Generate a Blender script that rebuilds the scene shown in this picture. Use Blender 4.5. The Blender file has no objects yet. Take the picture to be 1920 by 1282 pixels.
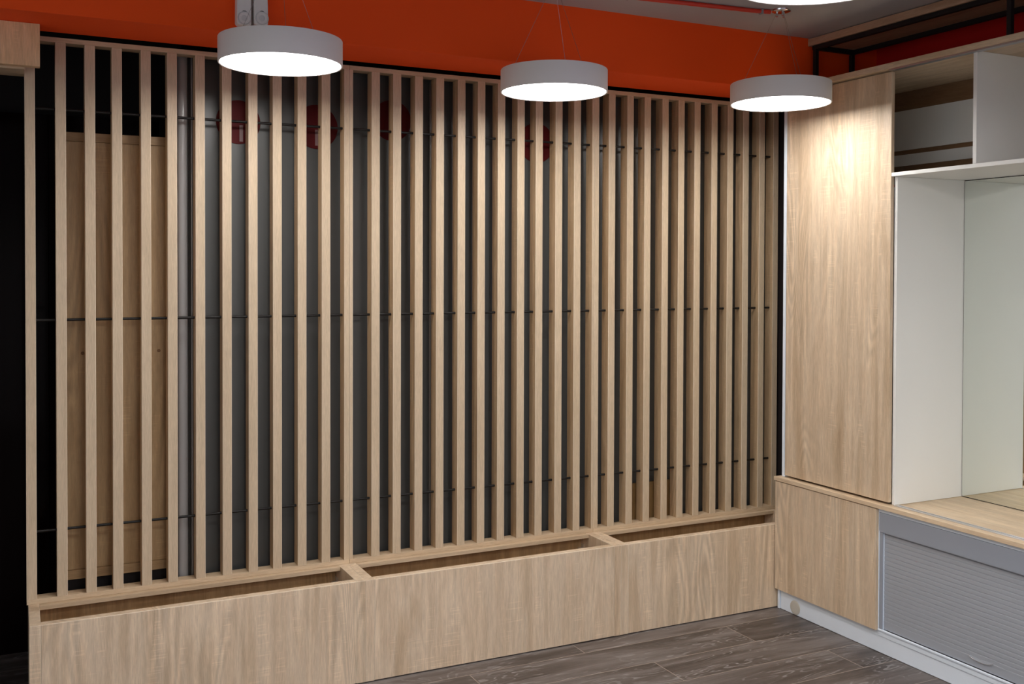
import bpy, bmesh, math
from mathutils import Vector, Matrix

# ------------------------------------------------------------------ camera, world, exposure
SC = bpy.context.scene
COL = SC.collection
SC.view_settings.view_transform = 'Standard'
SC.view_settings.look = 'None'
SC.view_settings.gamma = 1
SC.view_settings.exposure = 0.92
SC.view_settings.use_curve_mapping = False
SC.cycles.use_denoising = True
SC.cycles.max_bounces = 10
SC.cycles.diffuse_bounces = 6

def make_camera():
    f, yaw, pitch, roll = 1898.611, math.radians(26.2031), math.radians(-0.8812), math.radians(0.1683)
    F = Vector((math.sin(yaw)*math.cos(pitch), math.cos(yaw)*math.cos(pitch), math.sin(pitch)))
    R = Vector((math.cos(yaw), -math.sin(yaw), 0)); U = R.cross(F)
    R2 = R*math.cos(roll)+U*math.sin(roll); U2 = -R*math.sin(roll)+U*math.cos(roll)
    cd = bpy.data.cameras.new('camera'); cam = bpy.data.objects.new('camera', cd); COL.objects.link(cam)
    M = Matrix((R2, U2, -F)).transposed().to_4x4(); M.translation = Vector((0.1014, -4.0868, 1.6383))
    cam.matrix_world = M
    cd.sensor_width = 36; cd.lens = f/1920*36; cd.shift_y = -104.8815/1920; cd.clip_start = 0.02
    SC.camera = cam
make_camera()

world = bpy.data.worlds.new('world'); SC.world = world; world.use_nodes = True
world.node_tree.nodes['Background'].inputs[0].default_value = (0.8, 0.85, 1, 1)
world.node_tree.nodes['Background'].inputs[1].default_value = 0.0
LAMP_POWER = 17.5
FRONT_LAMP_POWER = 10.5

# ------------------------------------------------------------------ materials
MATS = {}
def mat(name, color, rough=0.5, metal=0.0, emit=None, spec=0.5, coat=0.0, coat_rough=0.05):
    if name in MATS: return MATS[name]
    m = bpy.data.materials.new(name); m.use_nodes = True; MATS[name] = m
    b = m.node_tree.nodes['Principled BSDF']
    b.inputs['Base Color'].default_value = (*color, 1)
    b.inputs['Roughness'].default_value = rough
    b.inputs['Metallic'].default_value = metal
    b.inputs['Specular IOR Level'].default_value = spec
    b.inputs['Coat Weight'].default_value = coat
    b.inputs['Coat Roughness'].default_value = coat_rough
    if emit:
        b.inputs['Emission Color'].default_value = (*emit[0], 1)
        b.inputs['Emission Strength'].default_value = emit[1]
    return m

class NT:
    def __init__(s, m): s.t = m.node_tree; s.n = s.t.nodes; s.l = s.t.links
    def node(s, typ, **kw):
        n = s.n.new(typ)
        for k, v in kw.items(): setattr(n, k, v)
        return n
    def put(s, sock, v):
        if isinstance(v, bpy.types.NodeSocket): s.l.new(v, sock)
        else: sock.default_value = v
    def math(s, op, a, b=0.0, c=0.0, clamp=False):
        n = s.node('ShaderNodeMath', operation=op, use_clamp=clamp)
        s.put(n.inputs[0], a); s.put(n.inputs[1], b); s.put(n.inputs[2], c); return n.outputs[0]
    def vmath(s, op, a, b):
        n = s.node('ShaderNodeVectorMath', operation=op); s.put(n.inputs[0], a); s.put(n.inputs[1], b); return n.outputs[0]
    def noise(s, vec, scale=1.0, detail=2.0, rough=0.5, dist=0.0):
        n = s.node('ShaderNodeTexNoise'); s.put(n.inputs['Vector'], vec)
        n.inputs['Scale'].default_value = scale; n.inputs['Detail'].default_value = detail
        n.inputs['Roughness'].default_value = rough; n.inputs['Distortion'].default_value = dist
        return n.outputs['Fac']
    def ramp(s, fac, stops):
        n = s.node('ShaderNodeValToRGB'); s.put(n.inputs[0], fac); e = n.color_ramp.elements
        while len(e) < len(stops): e.new(0.5)
        for el, (p, c) in zip(e, stops):
            el.position = p; el.color = (*c, 1) if not isinstance(c, (int, float)) else (c, c, c, 1)
        return n.outputs[0]
    def mix(s, fac, a, b, mode='MIX'):
        n = s.node('ShaderNodeMix', data_type='RGBA', blend_type=mode)
        s.put(n.inputs[0], fac); s.put(n.inputs[6], a); s.put(n.inputs[7], b); return n.outputs[2]

def oak(name, axis, tint=(1, 1, 1), figure=1.0, contrast=1.0, rough=0.48, broadness=1.0):
    """light sonoma oak laminate: streaks along the given axis, cathedral figure, pale saw marks across"""
    if name in MATS: return MATS[name]
    m = bpy.data.materials.new(name); m.use_nodes = True; MATS[name] = m
    t = NT(m); b = t.n['Principled BSDF']
    tc = t.node('ShaderNodeTexCoord'); oi = t.node('ShaderNodeObjectInfo')
    off = t.node('ShaderNodeCombineXYZ')
    for i in range(3): t.put(off.inputs[i], t.math('MULTIPLY', oi.outputs['Random'], (37.0, 23.0, 51.0)[i]))
    P = t.vmath('ADD', tc.outputs['Object'], off.outputs[0])
    def sc(along, across):
        v = [across]*3; v['xyz'.index(axis)] = along
        return t.vmath('MULTIPLY', P, tuple(v))
    broad = t.noise(sc(0.8, 8.5), 1.0, 4.0, 0.6, 0.5)
    mid = t.noise(sc(2.2, 42.0), 1.0, 3.0, 0.6, 0.2)
    fine = t.noise(sc(26.0, 330.0), 1.0, 2.0, 0.6, 0.3)
    c = t.ramp(broad, [(0.28, (0.50, 0.365, 0.235)), (0.42, (0.60, 0.458, 0.312)), (0.50, (0.69, 0.552, 0.398)), (0.57, (0.62, 0.476, 0.328)), (0.68, (0.71, 0.570, 0.412))])
    if broadness < 1: c = t.mix(1-broadness, c, (0.66, 0.525, 0.368, 1))
    # cathedral figure: contour lines of a slow noise
    slow = t.noise(sc(0.9, 5.5), 1.0, 1.0, 0.5, 0.5)
    cont = t.math('SINE', t.math('MULTIPLY', slow, 95.0))
    cmask = t.ramp(t.noise(sc(1.1, 5.0), 1.0, 1.0), [(0.50, 0.0), (0.60, 1.0)])
    cont = t.math('MULTIPLY', t.math('MULTIPLY', cont, cmask), 0.11*figure)
    fig = t.math('ADD', 1.0, cont)
    m2 = t.math('ADD', 0.76, t.math('MULTIPLY', mid, 0.48*contrast))
    f2 = t.math('ADD', 0.74, t.math('MULTIPLY', fine, 0.52))
    # pale saw marks across the grain, in patches
    saw = t.ramp(t.noise(sc(190.0, 7.0), 1.0, 1.0), [(0.58, 0.0), (0.66, 1.0)])
    smask = t.ramp(t.noise(sc(3.2, 16.0), 1.0, 1.0), [(0.56, 0.0), (0.64, 1.0)])
    saw = t.math('MULTIPLY', t.math('MULTIPLY', saw, smask), 0.13*figure)
    k = t.math('ADD', t.math('MULTIPLY', t.math('MULTIPLY', m2, f2), fig), saw)
    kk = t.node('ShaderNodeCombineXYZ')
    for i in range(3): t.put(kk.inputs[i], t.math('MULTIPLY', k, tint[i]))
    c = t.mix(1.0, c, kk.outputs[0], 'MULTIPLY')
    t.l.new(c, b.inputs['Base Color'])
    b.inputs['Roughness'].default_value = rough
    b.inputs['Specular IOR Level'].default_value = 0.4
    bp = t.node('ShaderNodeBump'); bp.inputs['Strength'].default_value = 0.10; bp.inputs['Distance'].default_value = 0.0006
    t.l.new(t.math('ADD', fine, mid), bp.inputs['Height']); t.l.new(bp.outputs[0], b.inputs['Normal'])
    return m

def plank_floor():
    """dark grey brown vinyl planks along x: 213.5 mm wide, 1.29 m long, each row shifted by 0.75 m, thin pale seams"""
    m = bpy.data.materials.new('dark_planks'); m.use_nodes = True
    t = NT(m); b = t.n['Principled BSDF']
    g = t.node('ShaderNodeNewGeometry'); s = t.node('ShaderNodeSeparateXYZ'); t.l.new(g.outputs['Position'], s.inputs[0])
    x, y = s.outputs[0], s.outputs[1]
    yy = t.math('DIVIDE', t.math('ADD', y, 0.3565), 0.2132)
    row = t.math('FLOOR', yy); fy = t.math('FRACT', t.math('ADD', yy, 100.0))
    xx = t.math('DIVIDE', t.math('ADD', t.math('ADD', x, -2.29), t.math('MULTIPLY', row, 0.75)), 1.29)
    cell = t.math('FLOOR', xx); fx = t.math('FRACT', t.math('ADD', xx, 100.0))
    wn = t.node('ShaderNodeTexWhiteNoise'); wn.noise_dimensions = '2D'
    cv = t.node('ShaderNodeCombineXYZ'); t.l.new(row, cv.inputs[0]); t.l.new(cell, cv.inputs[1]); t.l.new(cv.outputs[0], wn.inputs['Vector'])
    r = wn.outputs['Value']
    pv = t.node('ShaderNodeCombineXYZ')
    t.l.new(t.math('ADD', x, t.math('MULTIPLY', r, 31.0)), pv.inputs[0]); t.l.new(t.math('ADD', y, t.math('MULTIPLY', r, 17.0)), pv.inputs[1]); t.l.new(t.math('MULTIPLY', r, 9.0), pv.inputs[2])
    P = pv.outputs[0]
    broad = t.noise(t.vmath('MULTIPLY', P, (1.3, 11.0, 1.0)), 1.0, 3.0, 0.6, 0.6)
    slow = t.noise(t.vmath('MULTIPLY', P, (2.2, 8.5, 1.0)), 1.0, 2.0, 0.5, 0.9)
    cont = t.math('SINE', t.math('MULTIPLY', slow, 75.0))
    fine = t.noise(t.vmath('MULTIPLY', P, (9.0, 210.0, 1.0)), 1.0, 3.0, 0.65, 0.3)
    c = t.ramp(broad, [(0.34, (0.060, 0.047, 0.041)), (0.50, (0.110, 0.090, 0.080)), (0.64, (0.175, 0.153, 0.142))])
    mask = t.ramp(t.noise(t.vmath('MULTIPLY', P, (3.0, 14.0, 1.0)), 1.0, 2.0, 0.6), [(0.46, 0.0), (0.58, 1.0)])
    st = t.math('MULTIPLY', t.ramp(cont, [(0.55, 0.0), (0.95, 1.0)]), mask)
    st = t.math('MULTIPLY', st, t.ramp(fine, [(0.40, 0.2), (0.60, 1.0)]))
    c = t.mix(t.math('MULTIPLY', st, 0.58), c, (0.42, 0.41, 0.40, 1))
    k = t.math('MULTIPLY', t.math('ADD', 0.66, t.math('MULTIPLY', fine, 0.62)), t.math('ADD', 0.86, t.math('MULTIPLY', r, 0.28)))
    kk = t.node('ShaderNodeCombineXYZ')
    for i in range(3): t.l.new(k, kk.inputs[i])
    c = t.mix(1.0, c, kk.outputs[0], 'MULTIPLY')
    ey = t.math('LESS_THAN', fy, 0.017); ex = t.math('LESS_THAN', fx, 0.0026)
    seam = t.math('MAXIMUM', ey, ex)
    c = t.mix(t.math('MULTIPLY', seam, 0.85), c, (0.36, 0.30, 0.25, 1))
    t.l.new(c, b.inputs['Base Color'])
    b.inputs['Roughness'].default_value = 0.42; b.inputs['Specular IOR Level'].default_value = 0.45
    bp = t.node('ShaderNodeBump'); bp.inputs['Strength'].default_value = 0.25; bp.inputs['Distance'].default_value = 0.001
    t.l.new(fine, bp.inputs['Height']); t.l.new(bp.outputs[0], b.inputs['Normal'])
    return m

def paint(name, color, rough=0.75, bump=0.06, scale=90.0):
    if name in MATS: return MATS[name]
    m = mat(name, color, rough, spec=0.3); t = NT(m); b = t.n['Principled BSDF']
    tc = t.node('ShaderNodeTexCoord'); n = t.noise(tc.outputs['Object'], scale, 3.0, 0.6)
    bp = t.node('ShaderNodeBump'); bp.inputs['Strength'].default_value = bump; bp.inputs['Distance'].default_value = 0.002
    t.l.new(n, bp.inputs['Height']); t.l.new(bp.outputs[0], b.inputs['Normal'])
    big = t.noise(tc.outputs['Object'], 1.3, 2.0)
    k = t.node('ShaderNodeCombineXYZ'); v = t.math('ADD', 0.96, t.math('MULTIPLY', big, 0.08))
    for i in range(3): t.l.new(v, k.inputs[i])
    t.l.new(t.mix(1.0, (*color, 1), k.outputs[0], 'MULTIPLY'), b.inputs['Base Color'])
    return m

OAK_V = oak('oak_upright', 'z')
OAK_SLAT_SHADED = oak('oak_slat_shaded', 'z', (0.84, 0.75, 0.62), figure=0.8, contrast=0.9)  # brownish slat sides; tint also holds the interreflection shade between slats
OAK_BAND = oak('oak_edge_band', 'z', (1.04, 1.03, 1.0), figure=0.05, contrast=0.35, broadness=0.3)
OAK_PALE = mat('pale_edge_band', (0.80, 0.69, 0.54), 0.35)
OAK_EDGE = oak('oak_edge_x', 'x', (0.93, 0.89, 0.83), figure=0.1, contrast=0.7, broadness=0.5)
OAK_Y = oak('oak_worktop', 'y', (1.04, 1.03, 1.0), figure=0.3)
OAK_DIM = oak('oak_yellow_shaded', 'z', (0.66, 0.57, 0.42))  # yellow-brown oak, darkened by tint for the shade behind the slats
RED = paint('red_orange_paint', (0.93, 0.085, 0.004))
RED_SIDE = paint('deep_red_paint', (0.62, 0.012, 0.010))
CEIL = paint('grey_ceiling_paint', (0.47, 0.47, 0.48))
WALLG = paint('light_grey_paint', (0.72, 0.72, 0.72))
DARKW = paint('near_black_paint', (0.012, 0.008, 0.008))
WHITE = paint('white_melamine', (0.90, 0.91, 0.885), 0.42, 0.02, 300)
WHITE2 = paint('cool_white_melamine', (0.83, 0.91, 1.0), 0.38, 0.02, 300)
SHADE = paint('lamp_white_enamel', (0.86, 0.845, 0.83), 0.5, 0.02, 200)
DIFF = mat('lit_diffuser', (1, 1, 1), 0.6, emit=((1.0, 0.965, 0.935), LAMP_POWER))
DIFF_FRONT = mat('lit_diffuser_dimmed', (1, 1, 1), 0.6, emit=((1.0, 0.965, 0.935), FRONT_LAMP_POWER))
STEEL = mat('suspension_wire', (0.35, 0.33, 0.31), 0.35, 1.0)
CHROME = mat('chrome', (0.85, 0.85, 0.85), 0.12, 1.0)
BLACK = paint('black_powder_coat', (0.013, 0.010, 0.010), 0.6, 0.1, 300)
ROD = paint('black_rod_enamel', (0.010, 0.009, 0.008), 0.35, 0.5, 400)
GREYP = mat('grey_satin_panel', (0.074, 0.076, 0.075), 0.36, spec=0.5, coat=0.06, coat_rough=0.22)
GLASS_BLACK = mat('black_glass', (0.005, 0.002, 0.002), 0.10, spec=0.07)
ALU = mat('satin_aluminium', (0.52, 0.53, 0.545), 0.36, 0.85)
ALU2 = mat('bright_aluminium', (0.78, 0.79, 0.81), 0.28, 0.9)
SHUT = mat('grey_shutter_slats', (0.42, 0.45, 0.50), 0.42, 0.2)
PELM = mat('grey_shutter_frame', (0.36, 0.40, 0.47), 0.38, 0.2)
MIRROR = mat('mirror_silver', (0.82, 0.86, 0.82), 0.0, 1.0)
DARKGAP = mat('dark_seam', (0.03, 0.026, 0.022), 0.7)
CREAM = paint('cream_plastic', (0.60, 0.57, 0.50), 0.5, 0.02, 200)
PLASTIC = paint('white_plastic', (0.78, 0.765, 0.74), 0.4, 0.02, 200)
RED_REFL = mat('painted_red_reflection', (0.085, 0.002, 0.003), 0.6, spec=0.2)
REDCOND = mat('red_conduit', (0.62, 0.035, 0.012), 0.45)
POSTM = mat('grey_painted_metal', (0.40, 0.40, 0.405), 0.30, 0.0, coat=0.3)

# ------------------------------------------------------------------ helpers
class MB:
    def __init__(s): s.bm = bmesh.new()
    def box(s, x0, x1, y0, y1, z0, z1, bev=0.0):
        r = bmesh.ops.create_cube(s.bm, size=1)
        vs = r['verts']
        for v in vs:
            v.co = Vector(((x0+x1)/2+v.co.x*(x1-x0), (y0+y1)/2+v.co.y*(y1-y0), (z0+z1)/2+v.co.z*(z1-z0)))
        if bev:
            es = list({e for v in vs for e in v.link_edges})
            bmesh.ops.bevel(s.bm, geom=es, offset=bev, segments=1, affect='EDGES', profile=0.5)
        return s
    def tube(s, a, b, r, n=12):
        a, b = Vector(a), Vector(b); d = b-a
        q = Vector((0, 0, 1)).rotation_difference(d)
        M = Matrix.Translation((a+b)/2) @ q.to_matrix().to_4x4()
        bmesh.ops.create_cone(s.bm, cap_ends=True, segments=n, radius1=r, radius2=r, depth=d.length, matrix=M)
        return s
    def lathe(s, prof, c, n=96, axis='z'):
        rings = []
        for (r, h) in prof:
            ring = []
            if r < 1e-6:
                ring = [s.bm.verts.new(s._ax(c, 0, 0, h, axis))]
            else:
                for i in range(n):
                    a = 2*math.pi*i/n
                    ring.append(s.bm.verts.new(s._ax(c, r*math.cos(a), r*math.sin(a), h, axis)))
            rings.append(ring)
        for A, B in zip(rings, rings[1:]):
            for i in range(n):
                j = (i+1) % n
                if len(A) == 1 and len(B) == 1: continue
                if len(A) == 1: f = (A[0], B[j], B[i])
                elif len(B) == 1: f = (A[i], A[j], B[0])
                else: f = (A[i], A[j], B[j], B[i])
                s.bm.faces.new(f)
        return s
    def _ax(s, c, u, v, h, axis):
        c = Vector(c)
        if axis == 'z': return c+Vector((u, v, h))
        if axis == 'x': return c+Vector((h, u, v))
        return c+Vector((u, h, v))
    def prism(s, pts, fn, a, b):
        """outline pts (2-D) placed by fn(u, v, t) and extruded from t=a to t=b"""
        A = [s.bm.verts.new(fn(u, v, a)) for u, v in pts]; B = [s.bm.verts.new(fn(u, v, b)) for u, v in pts]
        n = len(pts)
        s.bm.faces.new(A); s.bm.faces.new(B[::-1])
        for i in range(n): s.bm.faces.new((A[i], B[i], B[(i+1) % n], A[(i+1) % n]))
        return s
    def build(s, name, material, parent=None, smooth=False, loc=None):
        bmesh.ops.recalc_face_normals(s.bm, faces=s.bm.faces)
        me = bpy.data.meshes.new(name)
        base = Vector((0, 0, 0))
        if parent is not None:
            p = parent
            while p is not None: base += p.location; p = p.parent
        if loc is not None: base = base+0*base; base = Vector(loc) if parent is None else Vector(loc)
        for v in s.bm.verts: v.co -= base
        s.bm.to_mesh(me); s.bm.free()
        me.materials.append(material)
        if smooth:
            for p in me.polygons: p.use_smooth = True
        o = bpy.data.objects.new(name, me); COL.objects.link(o)
        if parent is not None:
            o.parent = parent
            if loc is not None:
                pb = Vector((0, 0, 0)); p = parent
                while p is not None: pb += p.location; p = p.parent
                o.location = base-pb
        elif loc is not None: o.location = base
        return o

def smooth_by_angle(o, deg=35):
    me = o.data
    for p in me.polygons: p.use_smooth = True
    bm = bmesh.new(); bm.from_mesh(me)
    for e in bm.edges:
        if len(e.link_faces) == 2 and e.calc_face_angle(0) > math.radians(deg): e.smooth = False
    bm.to_mesh(me); bm.free()
    return o

def tag(o, label=None, cat=None, group=None, kind=None):
    if label: o['label'] = label
    if cat: o['category'] = cat
    if group: o['group'] = group
    if kind: o['kind'] = kind
    return o
def thing(name, loc, label, cat, group=None):
    o = bpy.data.objects.new(name, None); o.empty_display_size = 0.1; COL.objects.link(o); o.location = loc
    return tag(o, label, cat, group)
def struct(name, mb, m):
    o = mb.build(name, m); o['kind'] = 'structure'; return o
def part(name, parent, m, *b, bev=0.0008):
    return MB().box(*b, bev=bev).build(name, m, parent)

# ------------------------------------------------------------------ the setting
XL, XR, YB, YF, ZC = -2.4, 4.0, 0.80, -6.2, 2.763
struct('floor', MB().box(XL-0.1, XR+0.1, YF-0.1, YB+0.1, -0.1, 0.0), plank_floor())
struct('ceiling', MB().box(XL-0.1, XR+0.1, YF-0.1, YB+0.1, ZC, ZC+0.1), CEIL)
struct('wall_back', MB().box(XL-0.1, XR+0.1, YB, YB+0.1, 0.0, ZC), DARKW)
struct('wall_right', MB().box(XR, XR+0.1, YF, YB, 0.0, ZC), RED_SIDE)
struct('wall_left', MB().box(XL-0.1, XL, YF, YB, 0.0, ZC), WALLG)
struct('wall_front', MB().box(XL, XR, YF-0.1, YF, 0.0, ZC), WALLG)
# unseen windows added behind the camera to light the room, one in each side wall
def added_window(n, x, y0, y1, z0, z1, inward, m):
    o = bpy.data.objects.new('added_window_%d' % n, None); COL.objects.link(o); o.location = (x, (y0+y1)/2, z0); o['kind'] = 'structure'
    a, b = sorted((x+0.004*inward, x+0.05*inward)); w = 0.06
    f = MB().box(a, b, y0, y1, z0, z0+w).box(a, b, y0, y1, z1-w, z1).box(a, b, y0, y0+w, z0+w, z1-w).box(a, b, y1-w, y1, z0+w, z1-w)
    f.box(a, b, (y0+y1)/2-w/2, (y0+y1)/2+w/2, z0+w, z1-w)
    f.build('added_window_frame', WHITE, o)
    p = x+0.02*inward; c, d = sorted((p, p+0.006*inward))
    MB().box(c, d, y0+w, (y0+y1)/2-w/2, z0+w, z1-w).box(c, d, (y0+y1)/2+w/2, y1-w, z0+w, z1-w).build('pane', m, o)
added_window(1, XR, -5.5, -3.1, 0.85, 2.45, -1, mat('dusk_fill_glow', (0.1, 0.1, 0.1), 0.1, emit=((0.45, 0.62, 1.0), 1.1)))
added_window(2, XL, -5.6, -1.9, 0.35, 2.50, 1, mat('day_fill_glow', (0.1, 0.1, 0.1), 0.1, emit=((0.90, 0.95, 1.0), 0.65)))
# red bulkhead above the slat screens
struct('trim_1', MB().box(XL, XR, -0.31, -0.012, 2.504, ZC), RED)
# oak header over the dark doorway on the left
struct('trim_2', MB().box(-1.05, 0.1878, -0.130, -0.094, 2.353, 2.503, bev=0.0008), oak('oak_header', 'z', (1.12, 0.96, 0.76)))
struct('trim_3', MB().box(-1.05, 0.1390, -0.093, 0.060, 2.3455, 2.371, bev=0.0008), OAK_EDGE)
# black glass door leaves in the dark doorway
struct('door_1', MB().box(-1.30, 0.235, 0.70, 0.74, 0.0, 2.30).box(0.238, 0.70, 0.70, 0.74, 0.0, 2.30), GLASS_BLACK)
# black reveal beside the doorway and behind the oak back panel
struct('wall_recess', MB().box(0.690, 0.700, 0.105, YB, 0.0, ZC), DARKW)
struct('dark_gap_sheet', MB().box(3.655, 3.675, -0.200, 0.095, 0.0, 2.503), DARKW)  # added dark sheet, hides the red wall so the gap stays black
# grey gloss panels behind the slat screens
def gloss_panel(x0, x1, label):
    t = thing('gloss_panel', ((x0+x1)/2, 0.102, 0), label, 'wall panel', 'grey gloss panels behind the slat screens')
    part('sheet', t, GREYP, x0, x1, 0.100, 0.106, 0.0, 2.482, bev=0.001)
    tag(part('top_profile', t, ALU, x0, x1, 0.097, 0.108, 2.4825, 2.488, bev=0.0005), 'thin aluminium top edge')
    return t
gloss_panel(0.7425, 1.7523, 'dark grey gloss panel behind the left slats, beside the round grey metal post')
gloss_panel(1.7590, 3.760, 'dark grey gloss panel behind the middle and right slats, reaching the white cupboard')
o = MB().box(1.7524, 1.7589, 0.094, 0.108, 0.0, 2.488, bev=0.001).build('joint_profile', ALU2)
tag(o, 'thin bright upright metal strip joining the two dark grey gloss panels', 'metal strip')

# ------------------------------------------------------------------ things behind the screens
t = thing('metal_post', (0.712, 0.10, 0), 'rounded light grey metal post standing behind the leftmost slats beside the oak back panel', 'post')
pts = []
for i in range(13):
    a = math.pi+math.pi*i/12
    pts.append((0.7035+0.0195*math.cos(a), 0.098+0.016*math.sin(a)))
pts += [(0.723, 0.104), (0.684, 0.104)]
smooth_by_angle(MB().prism(pts, lambda u, v, w: Vector((u, v, w)), 0.0, 2.50).build('column', POSTM, t), 40)
part('edge_profile', t, ALU, 0.7345, 0.7415, 0.088, 0.104, 0.0, 2.50, bev=0.0015)
part('rubber_seal', t, DARKGAP, 0.7235, 0.7340, 0.094, 0.104, 0.0, 2.50, bev=0.0)

t = thing('oak_back_panel', (0.46, 0.2, 0), 'tall oak panel with two small round plugs standing behind the leftmost slats', 'cabinet')
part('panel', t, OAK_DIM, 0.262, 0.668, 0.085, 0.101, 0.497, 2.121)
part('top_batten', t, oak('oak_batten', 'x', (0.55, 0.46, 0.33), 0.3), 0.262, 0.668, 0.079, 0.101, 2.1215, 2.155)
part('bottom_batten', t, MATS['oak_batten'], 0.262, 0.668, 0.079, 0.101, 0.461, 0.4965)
part('carcass', t, BLACK, 0.270, 0.660, 0.102, 0.40, 0.02, 2.10)
for xx, zz in ((0.6114, 1.3202), (0.3355, 1.319)):
    smooth_by_angle(MB().lathe([(0.0, 0.0), (0.0058, 0.0), (0.0065, 0.0008), (0.0065, 0.003)], (xx, 0.0838, zz), 24, 'y').build('plug', mat('brown_plug', (0.20, 0.10, 0.035), 0.5), t))

o = MB().box(2.775, 3.085, 0.070, 0.088, 0.40, 0.600, bev=0.0008).build('low_oak_board', oak('oak_board_dimmed', 'z', (0.30, 0.22, 0.11), 0.4))  # dim light behind the screen is put into the dark tint
tag(o, 'low oak board standing upright behind the foot of the right slat screen', 'board')

# discs stand in for red reflections in the grey panels; stripes paint their highlights
for (x, z, r, lab, st) in ((0.9218, 2.2362, 0.0885, 'painted dark red reflection on the grey panel, nearest the grey metal post', 0.9325), (1.2432, 2.2377, 0.092, 'painted dark red reflection on the grey panel behind the last gaps of the left screen', 1.2445),
                       (1.5778, 2.2872, 0.088, 'painted dark red reflection on the grey panel behind the first gaps of the middle screen', None), (2.2858, 2.2312, 0.092, 'painted dark red reflection on the grey panel below and left of the middle pendant lamp', None)):
    t = thing('red_reflection', (x, 0.098, z), lab, 'painted reflection', 'painted red reflections on the grey panels')
    smooth_by_angle(MB().lathe([(0.0, -0.002), (r-0.001, -0.002), (r, -0.001), (r, 0.0018)], (x, 0.098, z), 64, 'y').build('disc', RED_REFL, t))
    if st: tag(part('stripe', t, mat('painted_pink_highlight', (0.22, 0.13, 0.13), 0.5), st-0.007, st+0.007, 0.0948, 0.0958, z-0.078, z-0.012, bev=0.0), 'painted pale pink upright highlight')

# loose white cable end
o = MB().tube((2.562, 0.045, 0.4283), (2.578, 0.036, 0.4400), 0.0011, 8).tube((2.578, 0.036, 0.4400), (2.594, 0.046, 0.4520), 0.0011, 8).build('cable_end', PLASTIC)
tag(o, 'short white cable end at the foot of the right slat screen', 'cable')

# ------------------------------------------------------------------ slat screens
ZRB, ZB, ZT, ZRT = 0.4090, 0.4269, 2.4707, 2.4886
SLATS = [
    [0.241, 0.341, 0.435, 0.538, 0.634, 0.738, 0.840, 0.942, 1.039, 1.140, 1.240],
    [1.454, 1.549, 1.648, 1.746, 1.847, 1.943, 2.041, 2.139, 2.232, 2.334, 2.432],
    [2.620, 2.722, 2.820, 2.923, 3.017, 3.113, 3.217, 3.316, 3.414, 3.518]]
SPAN = [(0.1390, 1.3575), (1.3585, 2.5412), (2.5422, 3.6418)]
STILE = [(0.0345, 0.0225), (0.0140, 0.0115), (0.0240, 0.0330)]
SLABEL = ['left oak slat screen, with the free edge beside the dark doorway',
          'middle oak slat screen between two thin upright seams',
          'right oak slat screen ending at the white side of the tall cupboard']
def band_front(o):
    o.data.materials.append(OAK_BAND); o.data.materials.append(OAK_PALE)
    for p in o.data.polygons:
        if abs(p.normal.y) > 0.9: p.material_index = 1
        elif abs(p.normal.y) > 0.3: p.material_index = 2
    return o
slat_me = None
for k in range(3):
    x0, x1 = SPAN[k]
    t = thing('slat_screen', (x0, 0.03, ZRB), SLABEL[k], 'slat screen', 'oak slat screens on the planter boxes')
    part('bottom_rail', t, OAK_EDGE, x0, x1, 0.0, 0.060, ZRB, ZB)
    part('top_rail', t, OAK_EDGE, x0, x1, 0.0, 0.060, ZT, ZRT)
    band_front(part('stile', t, OAK_SLAT_SHADED, x0, x0+STILE[k][0], 0.0, 0.060, ZB+0.0002, ZT-0.0002))
    band_front(part('stile', t, OAK_SLAT_SHADED, x1-STILE[k][1], x1, 0.0, 0.060, ZB+0.0002, ZT-0.0002))
    for x in SLATS[k]:
        if slat_me is None:
            s = band_front(MB().box(0, 0.0358, -0.030, 0.030, 0, ZT-ZB-0.0004, bev=0.0012).build('slat', OAK_SLAT_SHADED)); slat_me = s.data
        else:
            s = bpy.data.objects.new('slat', slat_me); COL.objects.link(s)
        s.parent = t; s.location = (x-x0, 0, ZB+0.0002-ZRB)
    for z in (2.2285, 1.4500, 0.6700):
        xa, xb = (x0 if k else x0+0.02), x1
        m = MB(); m.tube((xa+0.001, 0.028, z), (xb-0.001, 0.028, z), 0.0052, 12)
        smooth_by_angle(m.build('rod', ROD, t))

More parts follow.
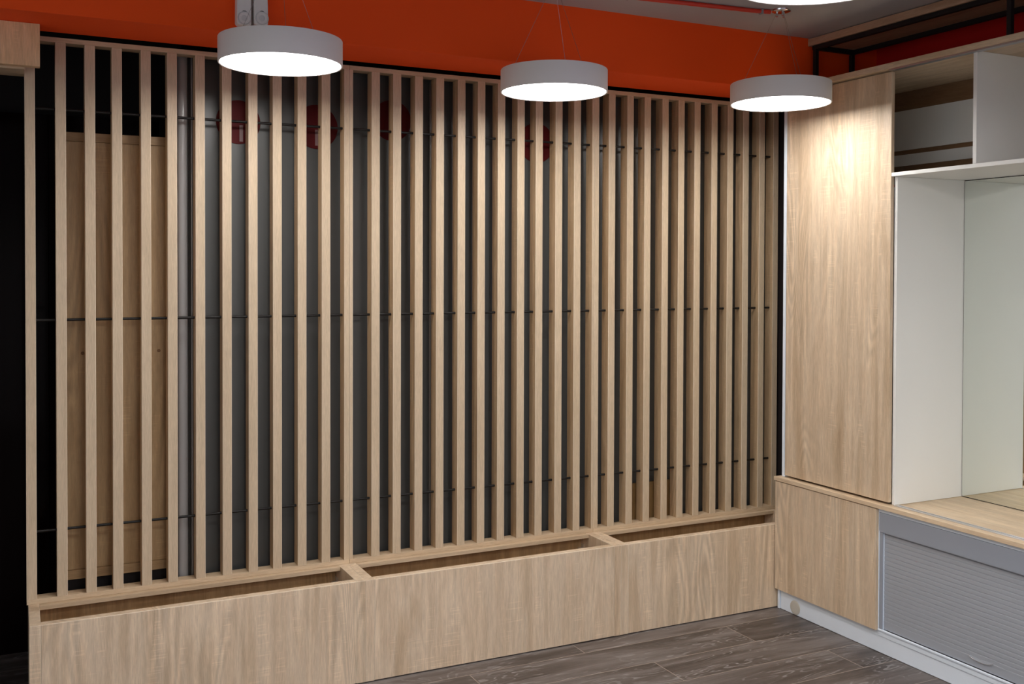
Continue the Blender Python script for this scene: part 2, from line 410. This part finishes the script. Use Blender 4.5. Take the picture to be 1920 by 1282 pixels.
# ------------------------------------------------------------------ planter boxes
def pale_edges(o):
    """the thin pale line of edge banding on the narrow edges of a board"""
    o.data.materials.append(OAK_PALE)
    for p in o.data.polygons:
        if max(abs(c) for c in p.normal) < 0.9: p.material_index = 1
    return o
OAK_IN_SHADED = oak('oak_inside_shaded', 'z', (0.62, 0.50, 0.34))  # shadow under the ledge is put into this darker tint
BX = [(0.1440, 1.3485), (1.3490, 2.5405), (2.5410, 3.640)]
BLABEL = ['left long oak planter box under the slat screen, by the dark doorway',
          'middle long oak planter box under the slat screen',
          'right long oak planter box running up to the white plinth of the cupboard']
W36 = 0.0365
for k in range(3):
    x0, x1 = BX[k]
    t = thing('planter_box', ((x0+x1)/2, -0.11, 0), BLABEL[k], 'planter box', 'oak planter boxes in a row')
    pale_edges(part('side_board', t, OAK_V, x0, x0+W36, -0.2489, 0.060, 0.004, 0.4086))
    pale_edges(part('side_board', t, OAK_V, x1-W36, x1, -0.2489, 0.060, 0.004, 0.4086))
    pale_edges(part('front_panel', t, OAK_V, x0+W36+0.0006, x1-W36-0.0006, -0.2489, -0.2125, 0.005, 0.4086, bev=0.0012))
    part('back_panel', t, OAK_IN_SHADED, x0+W36+0.0006, x1-W36-0.0006, 0.042, 0.0595, 0.02, 0.3918)
    part('ledge', t, OAK_EDGE, x0+W36+0.0006, x1-W36-0.0006, -0.0265, 0.060, 0.3922, 0.4086)
    part('bottom', t, OAK_EDGE, x0+W36+0.0006, x1-W36-0.0006, -0.212, 0.0415, 0.02, 0.038)
    if k < 2:
        b = MB().box(x1-W36-0.022, x1-W36-0.0008, 0.020, 0.0415, 0.330, 0.333).box(x1-W36-0.0032, x1-W36-0.0008, 0.020, 0.0415, 0.3331, 0.352)
        tag(b.build('bracket', ALU2, t), 'small bright metal corner bracket')

# ------------------------------------------------------------------ right hand cupboards
YEND = -2.30
XF = 3.411   # worktop front
# plinth
t = thing('plinth', (3.45, -1.2, 0), 'long white plinth under the cupboards, with a round cream cap near the corner', 'plinth')
part('board', t, WHITE2, 3.4370, 3.452, YEND, -0.2750, 0.0015, 0.0965, bev=0.001)
part('end_leg', t, WHITE2, 3.4335, 3.60, -0.2705, -0.2555, 0.0, 0.0965, bev=0.001)
v = MB().lathe([(0.0, -0.0032), (0.024, -0.0032), (0.0305, -0.0026), (0.0335, -0.001), (0.0338, 0.002)], (3.4365, -0.3765, 0.036), 48, 'x')
vo = tag(smooth_by_angle(v.build('round_cap', CREAM, t), 50), 'round cream plastic cap')
# base cabinet with one oak door
t = thing('base_cabinet', (3.6, -0.58, 0.0975), 'low cupboard with a plain oak door in the corner, left of the grey roller shutter', 'cabinet')
part('door', t, OAK_V, 3.4150, 3.4330, -0.8956, -0.2554, 0.0985, 0.6210, bev=0.001)
part('carcass', t, WHITE2, 3.4355, 3.97, -0.8985, -0.2700, 0.0985, 0.6245, bev=0.0)
# roller shutter cabinet
t = thing('roller_shutter_cabinet', (3.6, -1.6, 0.0975), 'low white cupboard closed by a grey ribbed roller shutter', 'cabinet')
m = MB()
m.box(3.4355, 3.97, -0.9200, -0.8995, 0.0975, 0.6245)
m.box(3.4355, 3.97, YEND, YEND+0.018, 0.0975, 0.6245)
m.box(3.4355, 3.97, YEND+0.0185, -0.9205, 0.606, 0.6245)
m.box(3.50, 3.97, YEND+0.0185, -0.9205, 0.0975, 0.105)
m.box(3.96, 3.97, YEND+0.0185, -0.9205, 0.106, 0.605)
m.build('carcass', WHITE2, t)
part('top_strip', t, WHITE2, 3.4290, 3.4350, YEND, -0.8960, 0.6075, 0.6245, bev=0.001)
part('side_strip', t, WHITE2, 3.4290, 3.4350, -0.9010, -0.8960, 0.1065, 0.6070, bev=0.001)
part('sill', t, WHITE2, 3.4275, 3.4350, YEND, -0.8960, 0.0975, 0.1062, bev=0.0015)
part('lower_fascia', t, WHITE2, 3.4330, 3.4365, YEND, -0.8960, 0.0740, 0.0970, bev=0.001)
part('side_track', t, PELM, 3.4300, 3.4350, -0.9195, -0.9015, 0.1066, 0.5225, bev=0.001)
# pelmet with rounded lower corner
pl = [(-0.9022, 0.6070), (-0.9022, 0.5330), (-0.9035, 0.5275), (-0.9080, 0.5245), (YEND+0.002, 0.5245), (YEND+0.002, 0.6070)]
MB().prism(pl, lambda u, v, w: Vector((w, u, v)), 3.4265, 3.4350).build('pelmet', PELM, t)
sh = MB()
zz = 0.145; P = 0.0186
while zz < 0.5235-0.001:
    zt = min(zz+P, 0.5235)
    prof = [(3.4460, zz+0.00005), (3.4400, zz+0.0001), (3.4400, zt-0.0034), (3.4430, zt-0.0004), (3.4460, zt-0.0004)]
    sh.prism(prof, lambda u, v, w: Vector((u, w, v)), YEND+0.02, -0.9207)
    zz += P
cur = sh.build('shutter', SHUT, t)
br = MB().box(3.4385, 3.4465, YEND+0.02, -0.9207, 0.1075, 0.1445, bev=0.0008).build('bottom_bar', SHUT, cur)
# cup handle : crescent shell hanging from z=.150
hp = []
n = 24
hm = MB(); yc, zc_, hw, hh = -1.408, 0.1500, 0.055, 0.019
rows = []
for r_ in (0.0, 0.5, 1.0):
    row = []
    for i in range(n+1):
        a = math.pi*i/n
        yy = yc+hw*math.cos(a)*(1-0.04*r_); zz = zc_-hh*math.sin(a)*(1-0.25*r_)
        row.append(hm.bm.verts.new((3.4384-0.0050*r_-0.0015*r_*math.sin(a), yy, zz)))
    rows.append(row)
for A, B in zip(rows, rows[1:]):
    for i in range(n): hm.bm.faces.new((A[i], A[i+1], B[i+1], B[i]))
ho = hm.build('handle', CHROME, cur, smooth=True)
md = ho.modifiers.new('thickness', 'SOLIDIFY'); md.thickness = 0.0012
tag(ho, 'chrome crescent cup handle')
# worktop
t = thing('worktop', (3.7, -1.2, 0.6255), 'long pale oak worktop with a metal sliding track, on top of the low cupboards', 'worktop')
part('board', t, OAK_Y, XF, 3.985, YEND-0.01, -0.2480, 0.6251, 0.6435, bev=0.001)
m = MB().box(3.4480, 3.4780, YEND, -0.9600, 0.6436, 0.6446).box(3.4480, 3.4530, YEND, -0.9600, 0.6447, 0.6468, bev=0.0006).box(3.4720, 3.4780, YEND, -0.9600, 0.6447, 0.6468, bev=0.0006)
tag(m.build('sliding_track', ALU2, t), 'bright aluminium sliding door track')
# tall shelving unit
t = thing('tall_shelving_unit', (3.7, -1.2, 0.6445), 'tall oak and white shelving unit with one sliding oak door, standing on the worktop', 'shelving unit')
part('top_board', t, OAK_Y, XF, 3.985, YEND-0.01, -0.3130, 2.4918, 2.5160, bev=0.001)
part('side_panel', t, WHITE2, 3.4415, 3.985, -0.2872, -0.2705, 0.6445, 2.4910, bev=0.001)
part('side_panel', t, WHITE, 3.4595, 3.880, -0.9560, -0.9400, 0.6445, 2.0405, bev=0.001)
part('side_panel', t, WHITE, 3.4415, 3.985, YEND, YEND+0.016, 0.6490, 2.4910, bev=0.001)
part('shelf', t, WHITE, 3.4400, 3.904, YEND+0.017, -0.9400, 2.0410, 2.0570, bev=0.001)
part('divider', t, WHITE, 3.4405, 3.890, -1.3610, -1.3440, 2.0574, 2.4915, bev=0.001)
tag(part('back_panel', t, oak('oak_dark_back', 'y', (0.36, 0.26, 0.19), 0.3), 3.905, 3.915, YEND+0.017, -0.2880, 2.0574, 2.4915, bev=0.0), 'dark brown back panel')
part('back_strip', t, WHITE, 3.899, 3.9045, YEND+0.017, -0.2880, 2.2140, 2.4020, bev=0.0005)
part('back_strip', t, WHITE, 3.899, 3.9045, YEND+0.017, -0.2880, 2.1400, 2.1930, bev=0.0005)
part('lower_back', t, WHITE, 3.881, 3.891, YEND+0.017, -0.2880, 0.6445, 2.0405, bev=0.0)
tag(part('top_track', t, ALU, 3.4160, 3.4460, YEND, -0.9430, 2.4850, 2.4914, bev=0.0006), 'aluminium top track of the sliding door')
dr = part('sliding_door', t, OAK_V, 3.4410, 3.4590, -0.9378, -0.2925, 0.6540, 2.4846, bev=0.001)
dr['label'] = 'plain tall oak sliding door'
# mirror
t = thing('mirror', (3.86, -1.6, 0.6445), 'large frameless mirror at the back of the white niche above the worktop', 'mirror')
part('glass', t, MIRROR, 3.8630, 3.8648, YEND+0.02, -0.9590, 0.6475, 2.0375, bev=0.0)
part('backing', t, DARKGAP, 3.8650, 3.8800, YEND+0.018, -0.9562, 0.6445, 2.0405, bev=0.0)

# ------------------------------------------------------------------ overhead shelf on a black steel frame
t = thing('overhead_shelf', (3.7, -1.2, 2.5165), 'long oak shelf on a black square steel frame, right under the ceiling above the cupboard', 'shelf')
part('board', t, oak('oak_shelf', 'y', (0.74, 0.62, 0.57), 0.3), 3.5490, 3.860, YEND, -0.3110, 2.7240, 2.7590, bev=0.001)
B = 0.020
for (px, py) in ((3.5590, -0.3350), (3.8000, -0.2970-0.028), (3.5590, -1.3950), (3.8000, -1.3950), (3.5590, YEND+0.05), (3.8000, YEND+0.05)):
    part('post', t, BLACK, px, px+B, py-B, py, 2.5165, 2.7030, bev=0.0008)
for px in (3.5590, 3.8000):
    part('long_rail', t, BLACK, px, px+B, YEND+0.02, -0.3300, 2.7032, 2.7238, bev=0.0008)
for py in (-0.3350, -1.3950, YEND+0.05):
    part('cross_rail', t, BLACK, 3.5790+0.0002, 3.7998, py-B, py, 2.7032, 2.7236, bev=0.0008)

# ------------------------------------------------------------------ pendant lamps
GL = 'round white pendant lamps on thin wires'
def pendant(x, y, z, label, cx=None, cy=None, rot=0.0):
    cx = x if cx is None else cx; cy = y if cy is None else cy
    t = thing('pendant_lamp', (x, y, z), label, 'pendant lamp', GL)
    # drum with lip
    s = MB().lathe([(0.2065, 0.004), (0.2065, -0.0015), (0.2085, -0.003), (0.2115, -0.003), (0.2128, -0.0015), (0.2128, 0.0830), (0.2115, 0.0850), (0.0, 0.0855)], (x, y, z), 128)
    smooth_by_angle(s.build('drum_shade', SHADE, t), 40)
    d = MB().lathe([(0.0, 0.0015), (0.2064, 0.0015), (0.2064, 0.0038), (0.0, 0.0038)], (x, y, z), 128)
    tag(d.build('diffuser', DIFF_FRONT if y > -1 else DIFF, t), 'glowing white diffuser')
    c = MB().lathe([(0.0, -0.009), (0.034, -0.009), (0.040, -0.006), (0.041, 0.0)], (cx, cy, ZC-0.0005), 48)
    canopy = smooth_by_angle(c.build('canopy', CHROME, t), 40)
    for i in range(3):
        a = rot+2*math.pi*i/3
        ax, ay = x+0.165*math.cos(a), y+0.165*math.sin(a)
        bx_, by_ = cx+0.018*math.cos(a), cy+0.018*math.sin(a)
        MB().tube((bx_, by_, ZC-0.010), (ax, ay, z+0.090), 0.0007, 6).build('wire', STEEL, t)
        smooth_by_angle(MB().tube((bx_, by_, ZC-0.028), (bx_, by_, ZC-0.0097), 0.0055, 12).build('gripper', CHROME, canopy))
        smooth_by_angle(MB().tube((ax, ay, z+0.0850), (ax, ay, z+0.0925), 0.004, 12).build('fixing', CHROME, t))
pendant(0.941, -0.5495, 2.3550, 'leftmost of the three round pendant lamps hanging before the slat screens', rot=math.radians(-98))
pendant(2.034, -0.5335, 2.3485, 'middle one of the three round pendant lamps hanging before the slat screens', rot=math.radians(-78))
pendant(3.072, -0.6680, 2.3610, 'right round pendant lamp hanging in front of the corner and the tall cupboard', rot=math.radians(-108))
pendant(1.905, -2.145, 2.3600, 'nearest round pendant lamp, only its glowing lower rim visible at the top of the picture', rot=0.3)
for (x, y) in ((0.88, -2.15), (0.90, -3.70), (1.95, -3.70), (3.00, -3.70), (0.90, -5.20), (1.95, -5.20), (3.00, -5.20)):  # unseen lamps added to light the room
    pendant(x, y, 2.360, 'added round white pendant lamp out of the picture, lighting the room from further back', rot=0.3)

# red conduit on the ceiling, canopy to canopy
t = thing('cable_conduit', (2.6, -0.6, ZC-0.01), 'red cable conduit clipped along the ceiling to the canopy of the right pendant lamp', 'cable conduit')
PTS = [(3.026, -0.653), (2.96, -0.638), (2.62, -0.606), (2.30, -0.575), (2.074, -0.545)]
m = MB()
def tube_path(m, pts, r, z, n=10, seg=14):
    P = []
    for (a, b) in zip(pts, pts[1:]):
        for i in range(seg): P.append(Vector((a[0]+(b[0]-a[0])*i/seg, a[1]+(b[1]-a[1])*i/seg, z)))
    P.append(Vector((*pts[-1], z)))
    rings = []
    for i, p in enumerate(P):
        d = (P[min(i+1, len(P)-1)]-P[max(i-1, 0)]).normalized(); u = Vector((-d.y, d.x, 0)); w = Vector((0, 0, 1))
        rr = r*(1.0 if i % 2 else 0.93)
        rings.append([m.bm.verts.new(p+u*rr*math.cos(2*math.pi*k/n)+w*rr*math.sin(2*math.pi*k/n)) for k in range(n)])
    for A, B_ in zip(rings, rings[1:]):
        for k in range(n): m.bm.faces.new((A[k], A[(k+1) % n], B_[(k+1) % n], B_[k]))
tube_path(m, PTS, 0.0095, ZC-0.0102)
m.build('tube', REDCOND, t, smooth=True)
for cx_, cy_ in ((2.985, -0.642), (2.35, -0.581)):
    c = MB().box(cx_-0.006, cx_+0.006, cy_-0.0125, cy_+0.0125, ZC-0.0225, ZC-0.0005, bev=0.003)
    tag(c.build('clip', mat('grey_clip', (0.25, 0.25, 0.26), 0.5), t), 'grey plastic clip')

# ------------------------------------------------------------------ twin white emergency light on the red bulkhead
t = thing('emergency_light', (0.886, -0.312, 2.61), 'white twin-headed emergency light on the red bulkhead behind the leftmost pendant lamp', 'emergency light')
def capsule(x0, x1, z0, z1, tl, tr, bulge):
    """outline of one head, rounded at the lower corners and tapering upwards"""
    w = x1-x0; pts = []
    for i in range(7):
        a = math.pi+math.pi/2*i/6; pts.append((x0+0.014+0.014*math.cos(a), z0+0.012+0.012*math.sin(a)))
    for i in range(7):
        a = 1.5*math.pi+math.pi/2*i/6; pts.append((x1-0.010+0.010*math.cos(a), z0+0.010+0.010*math.sin(a)))
    for i in range(1, 6): pts.append((x1-tr*(i/5)**2, z0+(z1-z0)*(0.25+0.6*i/5)))
    pts += [(x1-tr-0.012, z1), (x0+tl+0.012, z1)]
    for i in range(5, 0, -1): pts.append((x0+tl*(i/5)**2, z0+(z1-z0)*(0.25+0.6*i/5)))
    return pts
for (x0, x1, tl, tr, zb, lx) in ((0.8285, 0.8810, 0.006, 0.0, 2.5235, 0.8555), (0.8905, 0.9420, 0.0, 0.008, 2.5300, 0.9190)):
    m = MB(); m.prism(capsule(x0, x1, zb, 2.72, tl, tr, 0), lambda u, v, w: Vector((u, w, v)), -0.352, -0.3105)
    h = m.build('head', PLASTIC, t)
    md = h.modifiers.new('bevel', 'BEVEL'); md.width = 0.005; md.segments = 3; md.limit_method = 'ANGLE'
    smooth_by_angle(h, 50)
    L = MB().lathe([(0.0, -0.0005), (0.010, 0.0002), (0.0180, 0.0022), (0.0195, 0.0030), (0.0215, -0.0020), (0.0235, -0.0022), (0.0245, 0.0006)], (lx, -0.3525, zb+0.026), 40, 'y')
    smooth_by_angle(L.build('lens', mat('pale_lens', (0.66, 0.66, 0.65), 0.2), h), 60)
    sl = [(lx-0.0085, zb+0.0497), (lx-0.004, zb+0.0525), (lx+0.004, zb+0.0525), (lx+0.0085, zb+0.0495), (lx+0.004, zb+0.0505), (lx-0.004, zb+0.0505)]
    MB().prism(sl, lambda u, v, w: Vector((u, w, v)), -0.3532, -0.3515).build('slot', DARKGAP, h)
tag(part('spine', t, mat('taupe_plastic', (0.22, 0.19, 0.165), 0.5), 0.8812, 0.8903, -0.338, -0.3105, 2.530, 2.72, bev=0.001), 'brown grey groove between the two heads')
